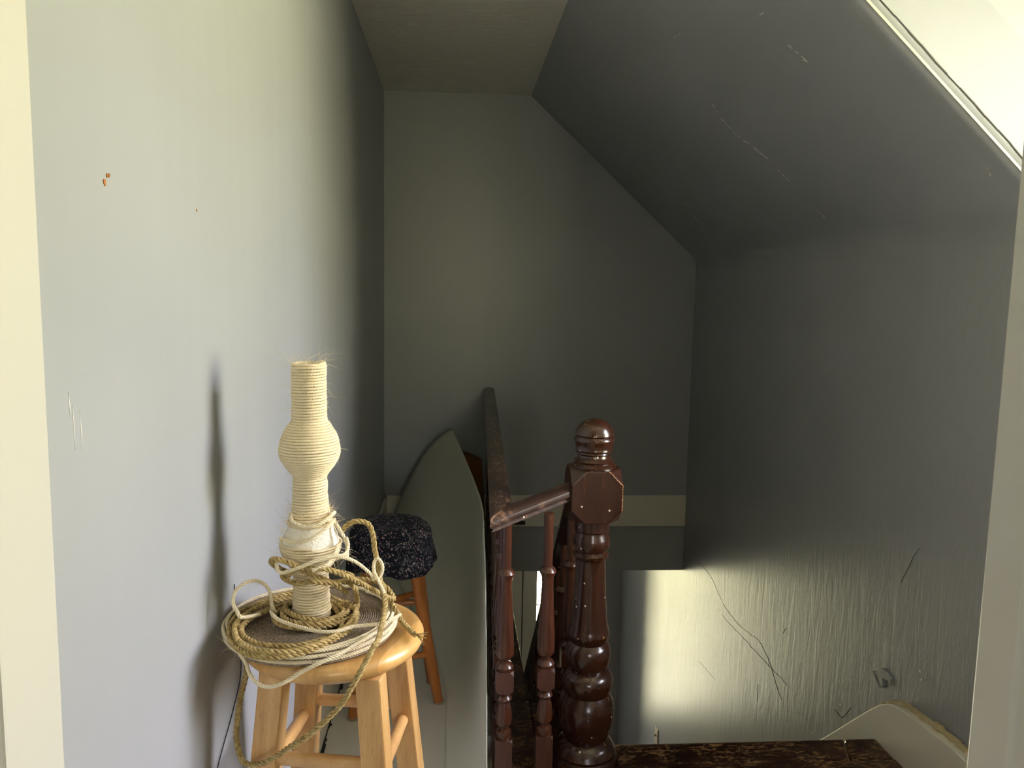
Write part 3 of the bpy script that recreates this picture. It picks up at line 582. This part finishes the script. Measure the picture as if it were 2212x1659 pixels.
# brown backing board behind it
g = G(); v = []; rows_ = [(4.05,.47),(4.18,.455),(4.3,.44),(4.4,.42)]
for t in np.linspace(0,1,10):
    for u_ in np.linspace(0,1,10):
        x = .045+.105*u_+.012*math.sin(3*u_); y = 3.75+.62*t-.08*u_
        v.append((x, y, .455+.05*t-.12*u_*(1-t)-.03*u_))
f = [(i*10+j,i*10+j+1,(i+1)*10+j+1,(i+1)*10+j) for i in range(9) for j in range(9)]
o = G().add(v, f, True).build('cardboard_flap', 'kraft'); o.modifiers.new('thickness','SOLIDIFY').thickness = .003
tag(o, 'brown cardboard flap tucked between the grey-green sheet and the balusters', 'cardboard')

# ================================================================== FRONT STOOL
def beam(g, a, b, ha, hb, rz):
    """square leg from a (top) to b (bottom)"""
    c, s_ = math.cos(rz), math.sin(rz); v = []
    for p, h_ in ((a,ha),(b,hb)):
        for u_, w_ in ((-1,-1),(1,-1),(1,1),(-1,1)): v.append((p[0]+h_*(u_*c-w_*s_), p[1]+h_*(u_*s_+w_*c), p[2]))
    g.add(v, [(3,2,1,0),(4,5,6,7),(0,1,5,4),(1,2,6,5),(2,3,7,6),(3,0,4,7)]); return g
SC = (-.212,1.38); ZT = .792
st1 = empty('wooden_stool', (SC[0],SC[1],0)); tag(st1, 'tall honey-coloured wooden stool with square legs carrying the rope-wrapped post', 'stool')
R1 = .160
G().lathe([(ZT-.006,.001),(ZT-.005,.08),(ZT-.002,.125),(ZT,.140),(ZT-.001,.149),(ZT-.005,.1555),(ZT-.012,.1595),(ZT-.019,.1595),(ZT-.027,.155),(ZT-.034,.146),(ZT-.036,.13),(ZT-.036,.001)], 64).build('seat', 'pine_seat', st1)
LEG = {'fl':((-.300,1.302),(-.366,1.222)),'fr':((-.137,1.272),(-.078,1.192)),'br':((-.109,1.442),(-.035,1.522)),'bl':((-.268,1.468),(-.330,1.548))}
rz = -.17
def leg_at(k, z): a, b = LEG[k]; t = (.757-z)/.757; return (a[0]+(b[0]-a[0])*t, a[1]+(b[1]-a[1])*t, z)
for k in LEG:
    g = beam(G(), leg_at(k,.757), leg_at(k,0), .0215, .0215, rz); local(g, (SC[0],SC[1],0)).build('leg', 'pine_leg', st1, .003)
def rung(p, q, r_, par, o0, mat):
    P = [np.array(p)*(1-t)+np.array(q)*t for t in (0,.04,.1,.5,.9,.96,1)]
    local(G().tube(P, r_, 14, taper=[.85,.95,1,1.04,1,.95,.85]), o0).build('rung', mat, par)
for a, b, z in (('fl','fr',.603),('bl','br',.600),('fl','bl',.578),('fr','br',.578),('fl','fr',.30),('bl','br',.30),('fl','bl',.26),('fr','br',.26)):
    rung(leg_at(a,z), leg_at(b,z), .0115, st1, (SC[0],SC[1],0), 'pine_rung')

# ================================================================== CUSHIONED STOOL
S2 = (-.203,2.50); st2 = empty('cushioned_stool', (S2[0],S2[1],0)); tag(st2, 'shorter amber wooden stool with round legs and a navy floral seat cover', 'stool')
TOP2 = {'r':(-.125,2.47),'f':(-.292,2.42),'br':(-.135,2.60),'bl':(-.285,2.60)}
BOT2 = {'r':(-.045,2.555),'f':(-.324,2.462),'br':(-.075,2.70),'bl':(-.345,2.70)}
TOP2 = {'r':(-.135,2.47),'f':(-.270,2.435),'br':(-.125,2.575),'bl':(-.275,2.565)}
def l2(k, z): a, b = TOP2[k], BOT2[k]; t = (.56-z)/.56; return np.array((a[0]+(b[0]-a[0])*t, a[1]+(b[1]-a[1])*t, z))
for k in TOP2:
    zs = (.56,.40,.22,.10,.02,.008); lg = local(G().tube([l2(k,z) for z in zs], .0185, 18, taper=[.9,1,1.06,1,.9,.88]), (S2[0],S2[1],0)).build('leg', 'amber', st2)
    local(G().tube([l2(k,z) for z in (.010,.005,.001)], .0180, 18), (S2[0],S2[1],0)).build('glide', 'rubber', lg)
for a, b, z in (('f','r',.19),('bl','br',.33),('f','bl',.33),('r','br',.37),('br','r',.14),('bl','r',.372)):
    if (a,b) != ('bl','r'): rung(l2(a,z), l2(b,z), .0105, st2, (S2[0],S2[1],0), 'amber')
rung(l2('f',.372)+np.array((.03,.05,0)), l2('br',.372), .0105, st2, (S2[0],S2[1],0), 'amber')
local(G().lathe([(.585,.001),(.585,.125),(.58,.13),(.56,.13),(.555,.125),(.555,.001)], 40, (S2[0],S2[1],0)), (S2[0],S2[1],0)).build('seat', 'amber', st2)
def cov(r_, a, z):
    k = np.clip((.585-z)/.09, 0, 1); n1 = math.sin(9*a+.7)+.6*math.sin(17*a+2)+.4*math.sin(5*a)
    return r_*(1+.018*k*n1)
prof = [(.660,.001),(.660,.04),(.657,.08),(.650,.108),(.640,.122),(.626,.1310),(.606,.1335),(.588,.1335),(.584,.1310),(.580,.138),(.565,.143),(.545,.146),(.525,.1485),(.508,.150)]
local(G().lathe(prof[:9]+[(.575,.13)], 72, (S2[0],S2[1],0), cov), (S2[0],S2[1],0)).build('seat_cover', 'floral', st2)
sk_v = []; n_ = 120; pr2 = [(.594,.1335),(.588,.136),(.572,.139),(.554,.1415),(.534,.1435),(.516,.145)]
for z, r_ in pr2:
    for j in range(n_):
        a = 2*math.pi*j/n_; k = (.592-z)/.084; hem = .012*math.sin(3*a+1.2)*k+.004*math.sin(11*a)*k
        rr = r_*(1+k*(.030*math.sin(11*a+.5)+.018*math.sin(19*a+1.3)))
        sk_v.append((rr*math.cos(a), rr*math.sin(a), z+hem))
f = [(i*n_+j, i*n_+(j+1)%n_, (i+1)*n_+(j+1)%n_, (i+1)*n_+j) for i in range(len(pr2)-1) for j in range(n_)]
o = G().add(sk_v, f, True).build('cover_frill', 'floral', st2); o.modifiers.new('thickness','SOLIDIFY').thickness = .002

# ================================================================== ROPE-WRAPPED POST on the front stool
PC = (-.2520,1.372)
post = empty('rope_wrapped_post', (PC[0],PC[1],ZT)); tag(post, 'cream cord-wrapped post with a bulbous middle and a round felt base on a stool', 'rope-wrapped post')
PZ = [(z,r_) for z, r_ in POST]
zz = np.array([p[0] for p in PZ])[::-1]; rr_ = np.array([p[1] for p in PZ])[::-1]
rad = lambda z: float(np.interp(z, zz, rr_))
G().lathe([(1.269-ZT,.001)]+[(z-ZT, max(.003, rad(z)-.0042)) for z in np.linspace(1.269,.815,70)]+[(.815-ZT,.001)], 40).build('core', 'foam', post)
def wrap(z_hi, z_lo, mat='sisal', jit=.0005):
    pts = []; a = random.uniform(0,6); z = z_hi; da = 2*math.pi/60
    pit = .00505; k = 0; off = 0
    while z > z_lo:
        dr = (rad(z-.001)-rad(z+.001))/.002; sl = math.sqrt(1+dr*dr)
        if k % 15 == 0: off = random.gauss(0, jit)
        rr = rad(z)-.0026+off*.5
        pts.append((rr*math.cos(a), rr*math.sin(a), z-ZT+.25*off)); a -= da; z -= pit/sl/60; k += 1
    P = np.array(pts); n = 7; T = np.gradient(P, axis=0); T /= np.linalg.norm(T, axis=1)[:,None]
    # one tube with a rotating oval section: reads as a two-ply twist
    Q = np.repeat(P, 2, axis=0); Q[1:-1:2] = (P[:-1]+P[1:])/2; P = Q[:-1]; T = np.gradient(P, axis=0); T /= np.linalg.norm(T, axis=1)[:,None]+1e-9
    U = np.stack([P[:,0], P[:,1], 0*P[:,2]], 1); U -= T*(U*T).sum(1)[:,None]; U /= np.linalg.norm(U, axis=1)[:,None]; W = np.cross(T, U)
    L = np.r_[0, np.cumsum(np.linalg.norm(np.diff(P, axis=0), axis=1))]; ph = 2*math.pi*L/.0105
    V = np.zeros((len(P), n, 3))
    for j in range(n):
        th = 2*math.pi*j/n; r0 = .0026*(1+.20*np.cos(2*(th-ph)))
        V[:,j] = P+r0[:,None]*(math.cos(th)*U+math.sin(th)*W)
    N_ = len(P); i = np.arange(N_-1)[:,None]*n; j = np.arange(n)[None]; jn = (j+1) % n
    F_ = np.stack([i+j, i+jn, i+n+jn, i+n+j], -1).reshape(-1,4)
    me_ = bpy.data.meshes.new('cord_wrap'); me_.from_pydata(V.reshape(-1,3).tolist(), [], F_.tolist()); me_.polygons.foreach_set('use_smooth', [True]*len(F_))
    me_.materials.append(M[mat]); o = bpy.data.objects.new('cord_wrap', me_); COL.objects.link(o); o.parent = post; return o
wrap(1.2715, .988); wrap(.956, .817, jit=.0012)
# loose top turn
g = G(); rope(g, [(.024*math.cos(a), .024*math.sin(a), .479-.002*a/6) for a in np.linspace(0,5.4,14)], .0030, .011, 2); g.build('cord_end', 'sisal', post)
# ridged felt disc
RD = .1480; rp = [(.0005,.001)]
for i in range(34):
    r0 = .012+i*(RD-.014)/34; rp += [(.0215,r0),(.0232,r0+.0013),(.0232,r0+.0027),(.0215,r0+.0039)]
rp = [(.0005,.001),(.0005,RD-.004),(.003,RD),(.018,RD),(.0212,RD-.002)]+[q for q in rp[1:][::-1] if q[1] < RD-.002]+[(.0225,.001)]
G().lathe(rp, 72).build('base', 'felt', post)
def fibres(name, n, parent, mat, fn, lmin, lmax, rad_=.00028):
    g = G()
    for _ in range(n):
        p, nr = fn(); p, nr = np.array(p), np.array(nr); L = random.uniform(lmin,lmax)*(2 if random.random() < .08 else 1)
        d = nr*random.uniform(.4,1)+rng.normal(0,.7,3); d /= np.linalg.norm(d); cv = rng.normal(0,.9,3)
        pts = [p+d*L*t+cv*L*1.0*t*t for t in np.linspace(0,1,5)]
        g.tube(pts, rad_, 3, taper=[1,.9,.8,.6,.3])
    o = g.build(name, mat, parent); o['kind'] = 'stuff'; return o
def on_post():
    z = random.choice([random.uniform(.83,1.27), random.uniform(.90,1.03), random.uniform(.97,1.02)]); a = random.uniform(0,6.283); r_ = rad(z)
    return (r_*math.cos(a), r_*math.sin(a), z-ZT), (math.cos(a), math.sin(a), .1)
fibres('frayed_fibres', 700, post, 'fuzz', on_post, .004, .015)
def on_top():
    a = random.uniform(0,6.283); return (.026*math.cos(a), .026*math.sin(a), 1.27-ZT), (.3*math.cos(a), .3*math.sin(a), 1)
fibres('frayed_fibres', 40, post, 'fuzz', on_top, .008, .022)

# ================================================================== ROPES lying on the felt base
sg = G()
for k, P in SEAGRASS.items(): rope(sg, P, .0050, .027, 3, 7, 10)
inner = []
for a in np.linspace(0, 2*math.pi*3.1, 64):
    t = a/(2*math.pi*3.1); r_ = .046+.026*t+.003*math.sin(2.3*a); inner.append((PC[0]+.006+r_*1.02*math.cos(a+2), PC[1]-.006+r_*math.sin(a+2), .8225+.010*(1-t)*(1+.6*math.sin(a*.9))))
rope(sg, inner, .0050, .027, 3, 7, 10)
so = sg.build('seagrass_rope', 'seagrass'); tag(so, 'tan twisted seagrass rope coiled loosely around the post and hanging in front', 'rope')
so_c = np.array([p for P in SEAGRASS.values() for p in P])
def on_rope(A):
    def fn():
        p = A[random.randrange(len(A))]; return p+rng.normal(0,.003,3), rng.normal(0,1,3)
    return fn
dense = np.vstack([spline(P, .004) for P in SEAGRASS.values()])
fibres('rope_fibres', 150, so, 'seagrass', on_rope(dense), .003, .010)
g = G(); end = np.array(SEAGRASS['fray'][-1])
for i in range(12): d = np.array((.012,-.014,.002))+rng.normal(0,.004,3); g.tube([end, end+d*.6, end+d*1.2+rng.normal(0,.0015,3)], .0007, 4)
g.build('frayed_end', 'seagrass', so)
cgm = G()
for k, P in CREAM.items(): rope(cgm, P, .0033, .014, 3, 6, 9)
for R_, z0, a0, a1, wob in ((.1490,.803,2.6,8.9,.0012),(.1500,.812,2.3,8.6,.0015),(.1435,.8185,1.9,7.9,.002),(.136,.8185,3.3,7.2,.003)):
    P = [(PC[0]+(R_+wob*math.sin(3*a))*math.cos(a), PC[1]+(R_+wob*math.sin(3*a))*math.sin(a), z0+.001*math.sin(2*a)) for a in np.linspace(a0,a1,48)]
    P = [(max(p[0], XL+.004), p[1], p[2]) for p in P]; rope(cgm, P, .0033, .014, 3, 6, 9)
co = cgm.build('cream_cord', 'cream'); tag(co, 'cream sisal cord looped around the felt base and draped over the stool edge', 'cord')
dense = np.vstack([spline(P, .004) for P in CREAM.values()]+[np.array([(PC[0]+.152*math.cos(a), PC[1]+.152*math.sin(a), .81) for a in np.linspace(2.6,8.9,200)])])
fibres('cord_fibres', 330, co, 'fuzz', on_rope(dense), .004, .013, .00022)

# ================================================================== SMALL FITTINGS
sw = empty('light_switch', (XR,5.0,-1.61)); tag(sw, 'ivory toggle light switch plate on the sunlit lower wall', 'light switch')
G().box(-.007,0,-.036,.036,-.058,.058).build('plate', 'ivory', sw, .003); G().box(-.020,-.006,-.005,.005,-.002,.012).build('toggle', 'ivory', sw, .002)
lt = empty('black_latch', (.38,D-.018,.027)); tag(lt, 'short black metal latch bar fixed low on the white far baseboard', 'latch')
G().box(-.05,.048,-.012,-.004,-.010,.010).build('bar', 'blackmetal', lt, .002); G().box(-.035,.035,-.004,.001,-.013,.013).build('back_plate', 'blackmetal', lt, .001)
g = G(); g.tube(spline([(-.4095,1.456,.845),(-.4095,1.450,.82),(-.4095,1.450,.78),(-.4095,1.485,.70),(-.4095,1.480,.648),(-.4095,1.422,.608),(-.4095,1.326,.56),(-.4090,1.25,.50),(-.394,1.20,.35),(-.393,1.18,.15),(-.393,1.17,.005)], .01), .0011, 6)
tag(g.build('thin_wire', 'blackmetal'), 'thin dark wire hanging down the grey left wall behind the rope stool', 'wire')
